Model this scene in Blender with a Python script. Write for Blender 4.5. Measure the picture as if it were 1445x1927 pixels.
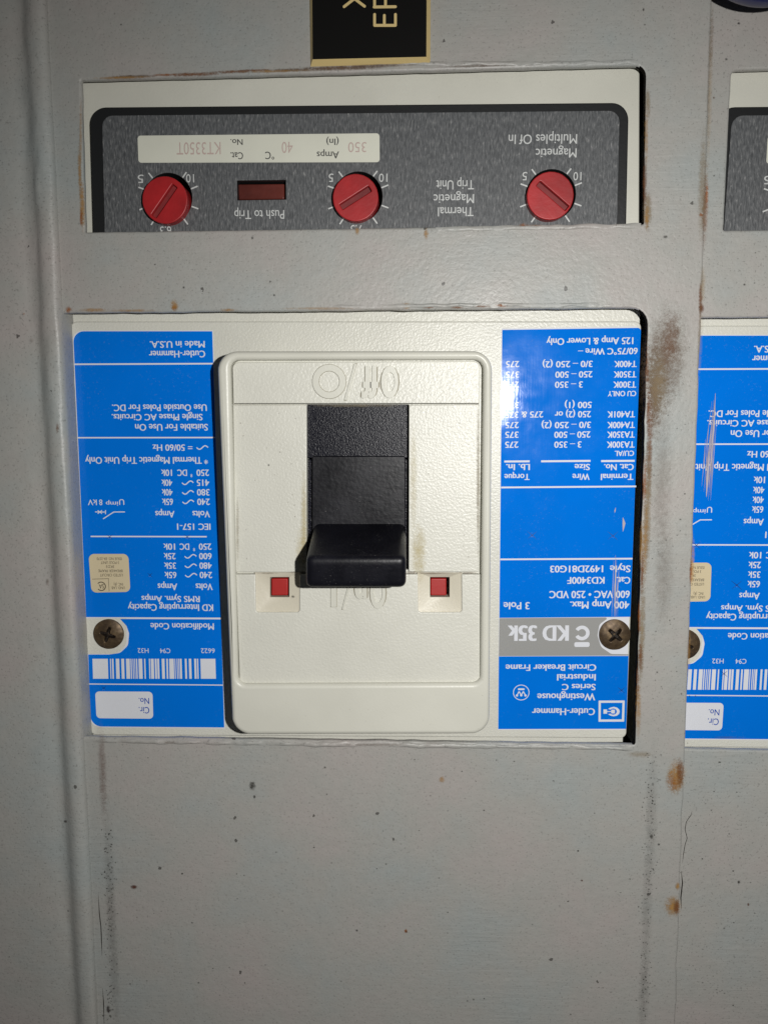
import bpy, bmesh, math, random
from mathutils import Matrix, Vector, noise
random.seed(7)
S = bpy.context.scene
for o in list(bpy.data.objects):
    bpy.data.objects.remove(o)

# ------------------------------------------------------------------ camera, light, exposure
# Panel frame: x right, y up, z out of the panel front towards the camera, in millimetres.
# The panel stands upright in the world: panel (x, y, z) mm -> world (x, -z, y) / 1000.
F, CX, CY, DIST = 1447.0, 722.5, 963.5, 190.0
RX = Matrix.Rotation(math.pi / 2, 4, 'X')
def camera_axes():
    d = Vector(((800 - CX) / F, (13000 - CY) / F, 1.0)).normalized()
    l = Vector((-27.3, 0.13, 1.0))
    l = (l - d * l.dot(d)).normalized()
    fl = lambda v: Vector((v.x, -v.y, -v.z))
    X, Y = fl(-l), fl(-d)
    Z = X.cross(Y)
    return Matrix((X, Y, Z))          # rows: panel axes in camera space -> camera to panel
CAM2P = camera_axes()
def U(px, py, z=0.0):
    """the point (mm) of the plane at height z over the panel seen at this place of the photograph"""
    d = CAM2P @ Vector(((px - CX) / F, -(py - CY) / F, -1.0))
    t = (z - DIST) / d.z
    return Vector((d.x * t, d.y * t, z))
cd = bpy.data.cameras.new('camera'); cam = bpy.data.objects.new('camera', cd); S.collection.objects.link(cam)
cd.sensor_fit = 'HORIZONTAL'; cd.sensor_width = 36.0; cd.lens = 36.0 * F / 1445.0
cd.clip_start = 0.005; cd.clip_end = 20.0
cam.matrix_world = RX @ (Matrix.Translation((0, 0, DIST / 1000)) @ CAM2P.to_4x4())
S.camera = cam

W = bpy.data.worlds.new('World'); S.world = W; W.use_nodes = True
W.node_tree.nodes['Background'].inputs[0].default_value = (0.9, 0.95, 1.0, 1)
W.node_tree.nodes['Background'].inputs[1].default_value = 0.028
ld = bpy.data.lights.new('flash_lamp', 'SPOT'); ld.energy = 2.12; ld.spot_size = math.radians(134); ld.spot_blend = 1.0; ld.shadow_soft_size = 0.0022
ld.color = (1.0, 0.985, 0.955)
fl = bpy.data.objects.new('flash_lamp', ld); S.collection.objects.link(fl)
fp = U(1122, 702, 0); fl.location = RX @ Vector((fp.x / 1000, fp.y / 1000, 0.215))
fa = U(1010, 1260, 0); fl.rotation_euler = ((RX @ (fa / 1000)) - fl.location).to_track_quat('-Z', 'Y').to_euler()
S.view_settings.view_transform = 'Standard'; S.view_settings.look = 'None'
S.view_settings.exposure = 0.0; S.view_settings.gamma = 1.0
S.view_settings.use_curve_mapping = False
S.cycles.transparent_max_bounces = 64      # several stains lie over one another

# ------------------------------------------------------------------ materials
def lin(c):
    return tuple(((v / 255) / 12.92 if v / 255 <= 0.04045 else ((v / 255 + 0.055) / 1.055) ** 2.4) for v in c)
class NT:
    def __init__(s, name):
        s.m = bpy.data.materials.new(name); s.m.use_nodes = True
        s.t = s.m.node_tree; s.b = s.t.nodes['Principled BSDF']; s.out = s.t.nodes['Material Output']
    def n(s, kind, **kw):
        nd = s.t.nodes.new(kind)
        for k, v in kw.items():
            if k.startswith('i_'):
                nd.inputs[k[2:].replace('_', ' ')].default_value = v
            else:
                setattr(nd, k, v)
        return nd
    def l(s, a, b): s.t.links.new(a, b)
    def coord(s, scale=(1, 1, 1)):
        tc = s.n('ShaderNodeTexCoord'); mp = s.n('ShaderNodeMapping'); mp.inputs['Scale'].default_value = scale
        s.l(tc.outputs['Object'], mp.inputs[0]); return mp.outputs[0]
    def noise(s, vec, scale, detail=3, rough=0.55, dist=0.0):
        nd = s.n('ShaderNodeTexNoise'); nd.inputs['Scale'].default_value = scale
        nd.inputs['Detail'].default_value = detail; nd.inputs['Roughness'].default_value = rough
        nd.inputs['Distortion'].default_value = dist
        s.l(vec, nd.inputs['Vector']); return nd
    def ramp(s, fac, stops):
        nd = s.n('ShaderNodeValToRGB'); e = nd.color_ramp.elements
        while len(e) < len(stops): e.new(0.5)
        for q, (p, c) in zip(e, stops):
            q.position = p; q.color = (*c, 1) if len(c) == 3 else c
        s.l(fac, nd.inputs[0]); return nd.outputs[0]
    def mix(s, fac, a, b, blend='MIX'):
        nd = s.n('ShaderNodeMix', data_type='RGBA', blend_type=blend)
        for sock, v in ((nd.inputs[0], fac), (nd.inputs[6], a), (nd.inputs[7], b)):
            if isinstance(v, (int, float)): sock.default_value = v
            elif isinstance(v, tuple): sock.default_value = (*v, 1)
            else: s.l(v, sock)
        return nd.outputs[2]
    def math(s, op, a, b=0.0):
        nd = s.n('ShaderNodeMath', operation=op)
        for sock, v in zip(nd.inputs, (a, b)):
            if isinstance(v, (int, float)): sock.default_value = v
            else: s.l(v, sock)
        return nd.outputs[0]
    def bump(s, h, strength, dist, prev=None):
        nd = s.n('ShaderNodeBump'); nd.inputs['Strength'].default_value = strength; nd.inputs['Distance'].default_value = dist
        s.l(h, nd.inputs['Height'])
        if prev: s.l(prev, nd.inputs['Normal'])
        return nd.outputs[0]

def mat_paint():
    t = NT('grey_paint'); v = t.coord()
    big = t.noise(v, 28, 4, 0.6)
    col = t.ramp(big.outputs[0], [(0.32, lin((167, 160, 156))), (0.5, lin((161, 160, 155))), (0.68, lin((155, 160, 158)))])
    mott = t.noise(v, 420, 3, 0.6)
    col = t.mix(0.05, col, t.ramp(mott.outputs[0], [(0.3, (0.12, 0.12, 0.12)), (0.7, (0.55, 0.54, 0.52))]))
    # small dark pits and specks
    vo = t.n('ShaderNodeTexVoronoi'); vo.inputs['Scale'].default_value = 240; vo.inputs['Randomness'].default_value = 1.0
    wv = t.noise(v, 900, 2); vv = t.mix(0.0015, v, wv.outputs[1], 'ADD'); t.l(vv, vo.inputs['Vector'])
    sep = t.n('ShaderNodeSeparateColor'); t.l(vo.outputs['Color'], sep.inputs[0])
    rad = t.math('MULTIPLY', t.math('POWER', sep.outputs[0], 9), 0.13)
    speck = t.math('LESS_THAN', vo.outputs['Distance'], rad)
    fine = t.noise(v, 1800, 2, 0.7)
    dark = t.math('MULTIPLY', t.ramp(fine.outputs[0], [(0.32, (1, 1, 1)), (0.40, (0, 0, 0))]), 0.42)
    col = t.mix(dark, col, lin((86, 84, 80)))
    col = t.mix(t.math('MULTIPLY', speck, 0.75), col, lin((52, 48, 45)))
    t.l(col, t.b.inputs['Base Color'])
    t.l(t.ramp(t.noise(v, 60, 3).outputs[0], [(0.3, (0.36,) * 3), (0.7, (0.5,) * 3)]), t.b.inputs['Roughness'])
    t.b.inputs['Specular IOR Level'].default_value = 0.42
    # orange peel, brush strokes, lumps
    peel = t.noise(v, 900, 3, 0.55)
    brush = t.noise(t.coord((70, 800, 1)), 1.0, 4, 0.6, 0.6)
    patch = t.ramp(t.noise(v, 14, 2).outputs[0], [(0.45, (0, 0, 0)), (0.6, (1, 1, 1))])
    lump = t.noise(v, 150, 2, 0.5)
    h = t.math('ADD', t.math('MULTIPLY', peel.outputs[0], 0.55), t.math('MULTIPLY', t.math('MULTIPLY', brush.outputs[0], patch), 0.75))
    nb = t.bump(h, 0.7, 0.00024)
    nb = t.bump(lump.outputs[0], 0.2, 0.0005, nb)
    t.l(nb, t.b.inputs['Normal'])
    return t.m
def mat_cream(name='cream_plastic', grain=0.5, tint=(210, 209, 199)):
    t = NT(name); v = t.coord()
    a = t.noise(v, 45, 3)
    col = t.ramp(a.outputs[0], [(0.3, lin(tuple(c - 9 for c in tint))), (0.7, lin(tint))])
    f = t.noise(v, 1300, 2)
    col = t.mix(t.math('MULTIPLY', t.ramp(f.outputs[0], [(0.22, (1, 1, 1)), (0.28, (0, 0, 0))]), 0.3), col, lin((130, 122, 104)))
    t.l(col, t.b.inputs['Base Color']); t.b.inputs['Roughness'].default_value = 0.37
    t.b.inputs['Specular IOR Level'].default_value = 0.45
    g = t.noise(v, 1750, 2, 0.5)
    t.l(t.bump(g.outputs[0], grain, 0.00022), t.b.inputs['Normal'])
    return t.m
def mat_plain(name, c, rough=0.5, grain=0.0, gscale=1500, metal=0.0, spec=0.5, var=0.0):
    t = NT(name)
    col = lin(c)
    if var:
        nz = t.noise(t.coord(), 60, 4, 0.65)
        t.l(t.ramp(nz.outputs[0], [(0.3, tuple(x * (1 - var) for x in col)), (0.7, tuple(min(1, x * (1 + var)) for x in col))]), t.b.inputs['Base Color'])
    else:
        t.b.inputs['Base Color'].default_value = (*col, 1)
    t.b.inputs['Roughness'].default_value = rough; t.b.inputs['Metallic'].default_value = metal
    t.b.inputs['Specular IOR Level'].default_value = spec
    if grain:
        t.l(t.bump(t.noise(t.coord(), gscale, 3).outputs[0], grain, 0.0002), t.b.inputs['Normal'])
    return t.m
def mat_label(name, c, var=0.06):
    t = NT(name); v = t.coord(); col = lin(c)
    nz = t.noise(v, 30, 3)
    base = t.ramp(nz.outputs[0], [(0.3, tuple(x * (1 - var) for x in col)), (0.7, tuple(min(1, x * (1 + var)) for x in col))])
    dust = t.noise(v, 1900, 3, 0.7); blot = t.noise(v, 75, 3, 0.7)
    dm = t.math('MULTIPLY', t.ramp(dust.outputs[0], [(0.60, (0, 0, 0)), (0.72, (1, 1, 1))]), t.ramp(blot.outputs[0], [(0.42, (0, 0, 0)), (0.7, (0.22,) * 3)]))
    base = t.mix(dm, base, (0.32, 0.31, 0.29))
    t.l(base, t.b.inputs['Base Color'])
    t.l(t.ramp(blot.outputs[0], [(0.35, (0.06,) * 3), (0.65, (0.16,) * 3)]), t.b.inputs['Roughness']); t.b.inputs['Specular IOR Level'].default_value = 0.14
    h = t.noise(v, 260, 3, 0.6); sc = t.noise(t.coord((1800, 120, 1)), 1.0, 2)
    nb = t.bump(h.outputs[0], 0.06, 0.0003)
    t.l(t.bump(sc.outputs[0], 0.06, 0.0001, nb), t.b.inputs['Normal'])
    return t.m
def mat_trip():
    t = NT('grained_grey_foil'); v = t.coord((2600, 620, 1))
    a = t.noise(v, 1.0, 3, 0.6, 0.4)
    col = t.ramp(a.outputs[0], [(0.28, lin((62, 64, 66))), (0.52, lin((88, 90, 92))), (0.64, lin((106, 107, 108))), (0.76, lin((150, 150, 149)))])
    t.l(col, t.b.inputs['Base Color']); t.b.inputs['Roughness'].default_value = 0.5
    t.l(t.bump(a.outputs[0], 0.5, 0.0002), t.b.inputs['Normal'])
    return t.m
def mat_black_grain():
    t = NT('grained_black_plastic'); v = t.coord()
    t.b.inputs['Base Color'].default_value = (*lin((9, 10, 22)), 1)
    t.b.inputs['Roughness'].default_value = 0.3; t.b.inputs['Specular IOR Level'].default_value = 0.22
    t.l(t.bump(t.noise(v, 3200, 2, 0.5).outputs[0], 0.45, 0.0002), t.b.inputs['Normal'])
    return t.m
def mat_lever():
    t = NT('dusty_black_lever_plastic'); v = t.coord()
    nz = t.noise(v, 70, 4, 0.65); d = t.noise(v, 2600, 2, 0.6); p = t.noise(v, 160, 3, 0.6); q = t.noise(t.coord((160, 900, 300)), 1.0, 3, 0.6)
    col = t.ramp(nz.outputs[0], [(0.3, lin((10, 10, 15))), (0.7, lin((19, 19, 27)))])
    m = t.math('MULTIPLY', t.ramp(d.outputs[0], [(0.66, (0, 0, 0)), (0.74, (1, 1, 1))]), t.ramp(p.outputs[0], [(0.45, (0, 0, 0)), (0.65, (0.5,) * 3)]))
    t.l(t.mix(m, col, (0.28, 0.27, 0.26)), t.b.inputs['Base Color'])
    t.l(t.ramp(nz.outputs[0], [(0.3, (0.3,) * 3), (0.7, (0.48,) * 3)]), t.b.inputs['Roughness'])
    t.b.inputs['Specular IOR Level'].default_value = 0.3
    t.l(t.bump(t.noise(v, 1100, 3).outputs[0], 0.2, 0.0002, t.bump(q.outputs[0], 0.12, 0.0002)), t.b.inputs['Normal'])
    return t.m
def mat_stain():
    """rust, grime and yellowing: colour from the stain's own attribute, ragged edge from noise"""
    t = NT('stain'); v = t.coord()
    at = t.n('ShaderNodeVertexColor', layer_name='Col')
    uv = t.n('ShaderNodeUVMap', uv_map='UVMap')
    ln = t.n('ShaderNodeVectorMath', operation='LENGTH'); t.l(uv.outputs[0], ln.inputs[0])
    a = t.noise(v, 520, 5, 0.75); b = t.noise(v, 2400, 2, 0.6)
    k = t.math('SUBTRACT', 1.0, ln.outputs['Value'])
    nz = t.math('ADD', t.math('MULTIPLY', t.math('SUBTRACT', a.outputs[0], 0.5), 1.9), t.math('MULTIPLY', t.math('SUBTRACT', b.outputs[0], 0.5), 1.2))
    al = t.math('MULTIPLY', t.math('ADD', k, nz), 0.85)
    nd = t.n('ShaderNodeClamp'); t.l(al, nd.inputs[0])
    edge = t.n('ShaderNodeClamp'); t.l(t.math('MULTIPLY', k, 2.2), edge.inputs[0])
    alpha = t.math('MULTIPLY', t.math('MULTIPLY', nd.outputs[0], edge.outputs[0]), at.outputs['Alpha'])
    t.l(alpha, t.b.inputs['Alpha'])
    c = t.mix(t.math('MULTIPLY', b.outputs[0], 0.3), at.outputs['Color'], t.mix(0.65, at.outputs['Color'], (0.03, 0.02, 0.015)))
    t.l(c, t.b.inputs['Base Color']); t.b.inputs['Roughness'].default_value = 0.75
    t.b.inputs['Specular IOR Level'].default_value = 0.2
    return t.m
def mat_screw():
    t = NT('bronzed_steel'); v = t.coord()
    a = t.noise(v, 500, 4, 0.7)
    t.l(t.ramp(a.outputs[0], [(0.3, lin((66, 52, 40))), (0.55, lin((92, 76, 56))), (0.75, lin((128, 106, 76)))]), t.b.inputs['Base Color'])
    t.b.inputs['Metallic'].default_value = 0.5; t.b.inputs['Roughness'].default_value = 0.48
    t.l(t.bump(a.outputs[0], 0.3, 0.0002), t.b.inputs['Normal'])
    return t.m

M = dict(
    paint=mat_paint(), cream=mat_cream(), cream_smooth=mat_cream('smooth_cream_plastic', 0.12, (208, 207, 196)),
    dark=mat_plain('dark_interior', (18, 17, 16), 0.9, spec=0.1),
    blue=mat_label('blue_label_print', (2, 111, 214)), white=mat_label('white_label_stock', (214, 216, 222), 0.03),
    grey=mat_label('grey_label_print', (150, 150, 148), 0.03), bluetext=mat_label('blue_lettering', (40, 80, 170), 0.03),
    tan=mat_label('yellowed_sticker', (204, 190, 158), 0.05), ink=mat_plain('dark_ink', (74, 66, 54), 0.6),
    trip=mat_trip(), tripwhite=mat_plain('pale_trip_print', (196, 198, 196), 0.55), strip=mat_plain('off_white_sticker', (212, 212, 198), 0.45, 0.1, 400, var=0.04),
    blacktext=mat_plain('black_sticker_print', (74, 74, 72), 0.6), faint=mat_plain('faded_typed_print', (186, 166, 158), 0.6),
    black=mat_plain('black_plastic', (30, 31, 32), 0.38, 0.12, 900), grain=mat_black_grain(),
    lever=mat_lever(),
    red=mat_plain('red_plastic', (160, 29, 33), 0.42, 0.2, 600, var=0.3), redbtn=mat_plain('red_button_plastic', (160, 28, 25), 0.45, 0.1, 700),
    amber=mat_plain('dull_red_translucent_plastic', (84, 38, 32), 0.3, 0.4, 500, var=0.5),
    screw=mat_screw(), stain=mat_stain(), brass=mat_plain('cream_engraving_core', (214, 190, 132), 0.5, 0.1, 500),
    plate=mat_plain('black_engraving_laminate', (17, 16, 15), 0.3, 0.03, 300), navy=mat_plain('navy_cap_plastic', (30, 34, 84), 0.3),
    cut_edge=mat_plain('dark_cut_edge', (20, 18, 16), 0.9, spec=0.05), recess=mat_plain('painted_shade_recess', (34, 26, 20), 0.6, metal=0.3),
    pocket=mat_cream('yellowed_pocket_plastic', 0.15, (206, 200, 183)),
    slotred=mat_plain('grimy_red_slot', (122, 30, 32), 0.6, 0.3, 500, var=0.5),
    groove=mat_plain('dark_letter_outline', (152, 147, 132), 0.8, spec=0.1),
    scrape=mat_plain('bare_scrape', (176, 168, 176), 0.7, var=0.15), dent=mat_plain('pierced_blue_film', (2, 34, 92), 0.5),
)

# ------------------------------------------------------------------ mesh helpers (all in panel millimetres)
class MB:
    def __init__(s): s.v, s.f, s.m, s.mats, s.sm = [], [], [], [], []
    def slot(s, m):
        if m not in s.mats: s.mats.append(m)
        return s.mats.index(m)
    def add(s, vs, fs, m, smooth=False):
        k = len(s.v); i = s.slot(m); s.v += [tuple(v) for v in vs]
        for f in fs:
            s.f.append([k + q for q in f]); s.m.append(i); s.sm.append(smooth)
        return s
    def repaint(s, m, test):
        i = s.slot(m)
        for k, f in enumerate(s.f):
            p = [Vector(s.v[q]) for q in f]
            n = (p[1] - p[0]).cross(p[2] - p[1])
            if n.length and test(n.normalized(), sum(p, Vector()) / len(p)): s.m[k] = i
    def build(s, name, parent, sharp=35):
        me = bpy.data.meshes.new(name)
        me.from_pydata([(a / 1000, b / 1000, c / 1000) for a, b, c in s.v], [], s.f)
        for m in s.mats: me.materials.append(M[m])
        me.polygons.foreach_set('material_index', s.m); me.polygons.foreach_set('use_smooth', s.sm)
        me.update()
        if any(s.sm): me.set_sharp_from_angle(angle=math.radians(sharp))
        o = bpy.data.objects.new(name, me); S.collection.objects.link(o)
        if parent is not None: o.parent = parent
        return o
def curve_mesh(cu):
    o = bpy.data.objects.new('tmp', cu); S.collection.objects.link(o)
    dg = bpy.context.evaluated_depsgraph_get(); dg.update()
    me = bpy.data.meshes.new_from_object(o.evaluated_get(dg))
    vs = [v.co.copy() for v in me.vertices]; fs = [list(p.vertices) for p in me.polygons]
    bpy.data.objects.remove(o); bpy.data.curves.remove(cu); bpy.data.meshes.remove(me)
    return vs, fs
def area2(lp): return abs(sum(a[0] * b[1] - b[0] * a[1] for a, b in zip(lp, lp[1:] + lp[:1]))) / 2
def fill(loops, setup):
    """fill outlines through a 2-D curve; the filler can drop a piece, so check the area and nudge until it is whole"""
    loops = [[(p[0], p[1]) for p in lp] for lp in loops]
    want = area2(loops[0]) - sum(area2(l) for l in loops[1:]); best = None; rj = random.Random(1)
    for k in range(14):
        cu = bpy.data.curves.new('tmp', 'CURVE'); cu.dimensions = '2D'; setup(cu)
        for lp in loops:
            n = (k * 3) % len(lp); lq = lp[n:] + lp[:n]
            sp = cu.splines.new('POLY'); sp.points.add(len(lq) - 1)
            for p, q in zip(sp.points, lq):
                p.co = (q[0] + rj.uniform(-1, 1) * 0.002 * k, q[1] + rj.uniform(-1, 1) * 0.002 * k, 0, 1)
            sp.use_cyclic_u = True
        vs, fs = curve_mesh(cu)
        zt = max(v.z for v in vs); got = 0.0
        for f in fs:
            q = [vs[i] for i in f]
            if all(abs(v.z - zt) < 1e-4 for v in q): got += area2([(v.x, v.y) for v in q])
        miss = abs(want - got) / want
        if best is None or miss < best[0]: best = (miss, vs, fs)
        if miss < 0.10: break
    return best[1], best[2]
def slab(mb, loops, z0, z1, mat, bevel=0.0, seg=2, smooth=True):
    """closed 2-D outlines (first the outer, then holes) as a plate from z0 to z1 with rounded edges"""
    def setup(cu):
        cu.fill_mode = 'BOTH'; cu.extrude = max((z1 - z0) / 2 - bevel, 0.0); cu.bevel_depth = bevel; cu.bevel_resolution = seg; cu.offset = -bevel
    vs, fs = fill(loops, setup); zm = (z0 + z1) / 2
    mb.add([(v.x, v.y, v.z + zm) for v in vs], fs, mat, smooth and bevel > 0)
    return mb
def sheet(mb, loops, z, mat):
    def setup(cu): cu.fill_mode = 'FRONT'
    vs, fs = fill(loops, setup)
    out = []
    for f in fs:
        a, b, c = (vs[i] for i in f[:3])
        out.append(f if (b - a).cross(c - a).z >= 0 else f[::-1])
    mb.add([(v.x, v.y, z) for v in vs], out, mat)
    return mb
def rounded(pts, radii, seg=8):
    """polygon (2-D points) with its corners rounded"""
    n = len(pts); out = []
    if isinstance(radii, (int, float)): radii = [radii] * n
    for i in range(n):
        p = Vector(pts[i][:2]); a = Vector(pts[i - 1][:2]); b = Vector(pts[(i + 1) % n][:2]); r = radii[i]
        if r <= 0: out.append(p); continue
        u = (a - p).normalized(); w = (b - p).normalized(); ang = u.angle(w)
        d = min(r / math.tan(ang / 2), 0.48 * (a - p).length, 0.48 * (b - p).length); r2 = d * math.tan(ang / 2)
        c = p + (u + w).normalized() * (r2 / math.sin(ang / 2))
        s, e = p + u * d - c, p + w * d - c
        a0 = math.atan2(s.y, s.x); da = math.atan2(e.y, e.x) - a0
        while da > math.pi: da -= 2 * math.pi
        while da < -math.pi: da += 2 * math.pi
        for k in range(seg + 1):
            t = a0 + da * k / seg
            out.append(c + Vector((math.cos(t), math.sin(t))) * r2)
    return [(q.x, q.y) for q in out]
def px(pts, z): return [tuple(U(a, b, z)[:2]) for a, b in pts]
def rquad(pts, z, r, seg=8): return rounded(px(pts, z), r, seg)
def rect(x0, y0, x1, y1): return [(x0, y0), (x1, y0), (x1, y1), (x0, y1)]
def circle(c, r, n=48, a0=0.0, a1=2 * math.pi):
    return [(c[0] + r * math.cos(a0 + (a1 - a0) * k / n), c[1] + r * math.sin(a0 + (a1 - a0) * k / n)) for k in range(n)]
def stroke(mb, pts, w, z, mat, taper=False):
    """flat painted line of width w (mm) through points (mm)"""
    P = [Vector(p[:2]) for p in pts]; L, R = [], []
    for i, p in enumerate(P):
        t = (P[min(i + 1, len(P) - 1)] - P[max(i - 1, 0)]).normalized(); nrm = Vector((-t.y, t.x))
        h = w / 2
        if taper and i in (0, len(P) - 1): h *= 0.15
        L.append(p + nrm * h); R.append(p - nrm * h)
    vs = [(q.x, q.y, z) for q in L + R]; n = len(P); fs = [[i + n, i + n + 1, i + 1, i] for i in range(n - 1)]
    mb.add(vs, fs, mat); return mb
def arc_stroke(mb, c, r, w, z, mat, a0=0, a1=360, n=40):
    ps = [(c[0] + r * math.cos(math.radians(a0 + (a1 - a0) * k / n)), c[1] + r * math.sin(math.radians(a0 + (a1 - a0) * k / n))) for k in range(n + 1)]
    return stroke(mb, ps, w, z, mat)
_glyphs = {}
def glyphs(s, bold=0.0):
    if (s, bold) not in _glyphs:
        cu = bpy.data.curves.new('tmp', 'FONT'); cu.body = s; cu.size = 10.0; cu.offset = bold; cu.resolution_u = 3
        _glyphs[(s, bold)] = curve_mesh(cu)
    return _glyphs[(s, bold)]
CAP = max(v.y for v in glyphs('H')[0])
def text(mb, s, xr, xl, yb, yc, z, mat, slope=0.0, bold=0.10, spacing=None):
    """upside-down line: starts at pixel xr, ends at xl; baseline pixel row yb, top of capitals yc"""
    vs, fs = glyphs(s)
    o = U(xr, yb, z); e = U(xl, yb + slope * (xl - xr), z); ux = (e - o)
    up = Vector((-ux.y, ux.x, 0)).normalized() * (U(xr, yc, z) - U(xr, yb, z)).length
    x0 = min(v.x for v in vs); x1 = max(v.x for v in vs)
    # heavier strokes: the same outline printed again a hair to either side
    for k, dx in enumerate((0.0,) if bold <= 0 else (0.0, -bold, bold)):
        dv = Vector((0, 0, 0.004 * k))
        pts = [o + ux * ((v.x + dx - x0 + bold) / (x1 - x0 + 2 * bold)) + up * (v.y / CAP) + dv for v in vs]
        fs2 = []
        for f in fs:
            a, b, c = (pts[i] for i in f[:3])
            fs2.append(f if (b - a).cross(c - a).z >= 0 else f[::-1])
        mb.add(pts, fs2, mat)
    return mb
def grid_disc(mb, c, r, z, hfun, mat, nr=22, na=72):
    vs = [(c[0], c[1], z + hfun(0, 0))]; fs = []
    for i in range(1, nr + 1):
        for k in range(na):
            a = 2 * math.pi * k / na; x, y = r * i / nr * math.cos(a), r * i / nr * math.sin(a)
            vs.append((c[0] + x, c[1] + y, z + hfun(x, y)))
    for k in range(na):
        fs.append([0, 1 + k, 1 + (k + 1) % na])
        for i in range(nr - 1):
            a = 1 + i * na
            fs.append([a + k, a + na + k, a + na + (k + 1) % na, a + (k + 1) % na])
    base = len(vs); a = 1 + (nr - 1) * na
    for k in range(na): vs.append((vs[a + k][0], vs[a + k][1], z - 1.5))
    for k in range(na): fs.append([a + k, base + k, base + (k + 1) % na, a + (k + 1) % na])
    mb.add(vs, fs, mat, True); return mb
def thing(name, label, cat, c, group=None, kind=None):
    o = bpy.data.objects.new(name, None); S.collection.objects.link(o); o.empty_display_size = 0.01
    o.matrix_world = RX @ Matrix.Translation((c[0] / 1000, c[1] / 1000, c[2] / 1000))
    o['label'] = label; o['category'] = cat; o['_c'] = tuple(c)
    if group: o['group'] = group
    return o
def settle(o):
    """children were modelled in panel coordinates; hang them from the thing's own origin"""
    c = Vector(o['_c']) / 1000
    for ch in o.children: ch.location = -c
    del o['_c']
def stains(parent, name, items, z):
    """items: pixel centre, half sizes in px, colour, alpha, optional turn in degrees"""
    me = bpy.data.meshes.new(name); vs, fs, uvs, cols = [], [], [], []
    for j, it in enumerate(items):
        x, y, rx, ry, c, al = it[:6]; rot = math.radians(it[6]) if len(it) > 6 else 0
        zz = z + (0.003 * j if max(it[2], it[3]) > 3.2 else 0.45 + 0.004 * (j % 41))
        k = len(vs)
        for a, b in ((-1, 1), (1, 1), (1, -1), (-1, -1)):
            dx, dy = a * rx, b * ry
            vs.append(U(x + dx * math.cos(rot) - dy * math.sin(rot), y + dx * math.sin(rot) + dy * math.cos(rot), zz) / 1000)
            uvs.append((a, -b)); cols.append((*lin(c), al))
        fs.append([k, k + 1, k + 2, k + 3])
    me.from_pydata(vs, [], fs)
    me.uv_layers.new(name='UVMap'); me.color_attributes.new('Col', 'FLOAT_COLOR', 'CORNER')
    uv = me.uv_layers['UVMap']; ca = me.color_attributes['Col']
    for lp in me.loops:
        uv.data[lp.index].uv = uvs[lp.vertex_index]; ca.data[lp.index].color = cols[lp.vertex_index]
    me.materials.append(M['stain']); me.update()
    o = bpy.data.objects.new(name, me); S.collection.objects.link(o); o.parent = parent; o['kind'] = 'stuff'
    return o
def wavy(a, b, n, amp, z, seed):
    """pixels along an edge, a little uneven like thick brushed paint"""
    out = []
    for k in range(n):
        t = k / n; x = a[0] + (b[0] - a[0]) * t; y = a[1] + (b[1] - a[1]) * t
        d = noise.noise(Vector((x * 0.03, y * 0.03, seed))) * amp + noise.noise(Vector((x * 0.09, y * 0.09, seed + 9))) * amp * 0.4
        if k == 0: d = 0
        L = math.hypot(b[0] - a[0], b[1] - a[1]); nx, ny = -(b[1] - a[1]) / L, (b[0] - a[0]) / L
        out.append((x + nx * d, y + ny * d))
    return out
def wavy_loop(pts, z, amp, seed, radii, n=14):
    ps = rounded([(x, y) for x, y in pts], radii, 6)
    out = []
    for i in range(len(ps)):
        a, b = ps[i], ps[(i + 1) % len(ps)]
        L = math.hypot(b[0] - a[0], b[1] - a[1])
        out += wavy(a, b, max(1, int(L / 14)), amp, z, seed)
    return px(out, z)

# ------------------------------------------------------------------ cabinet interior behind the covers
mb = MB()
a, b = U(-500, -500, -75), U(2600, 2600, -75)
mb.add([(a.x, b.y, -75), (b.x, b.y, -75), (b.x, a.y, -75), (a.x, a.y, -75)], [[0, 1, 2, 3]], 'dark')
wall = mb.build('wall', None); wall['kind'] = 'structure'; wall.matrix_world = RX

# ------------------------------------------------------------------ grey cover panels
TH = 1.7
main = thing('cover_panel', 'grey painted steel cover with two cut-outs round the whole middle breaker', 'cover panel', U(720, 1927, 0), 'steel covers over the breakers')
mb = MB()
outer = px([(45, -420)] + [(1352, -420)] + wavy((1340, 0), (1320, 600), 30, 1.2, 0, 1) + wavy((1320, 600), (1289, 1420), 40, 1.6, 0, 2)
           + wavy((1289, 1420), (1271, 1927), 24, 2.2, 0, 3) + [(1252, 2420), (120, 2420)], 0)
up_win = wavy_loop([(152, 150), (1214, 121.5), (1210, 421), (160, 436)], 0, 0.9, 5, [2, 20, 3, 3])
lo_win = wavy_loop([(104, 589), (1218, 579), (1194, 1402), (136, 1387)], 0, 1.5, 8, [4, 30, 5, 8])
slab(mb, [outer, up_win, lo_win], -TH, 0, 'paint', 0.6, 4)
mb.repaint('cut_edge', lambda n, c: n.x < -0.35 and n.z < 0.75 and c.x > U(1150, 700).x)  # left-facing cut walls at the right take a darker colour
mb.build('panel_sheet', main, 60)
R1, R2, R3, BR, DK, TN = (160, 92, 34), (128, 82, 48), (180, 136, 74), (106, 84, 68), (58, 56, 52), (156, 138, 110)
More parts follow.
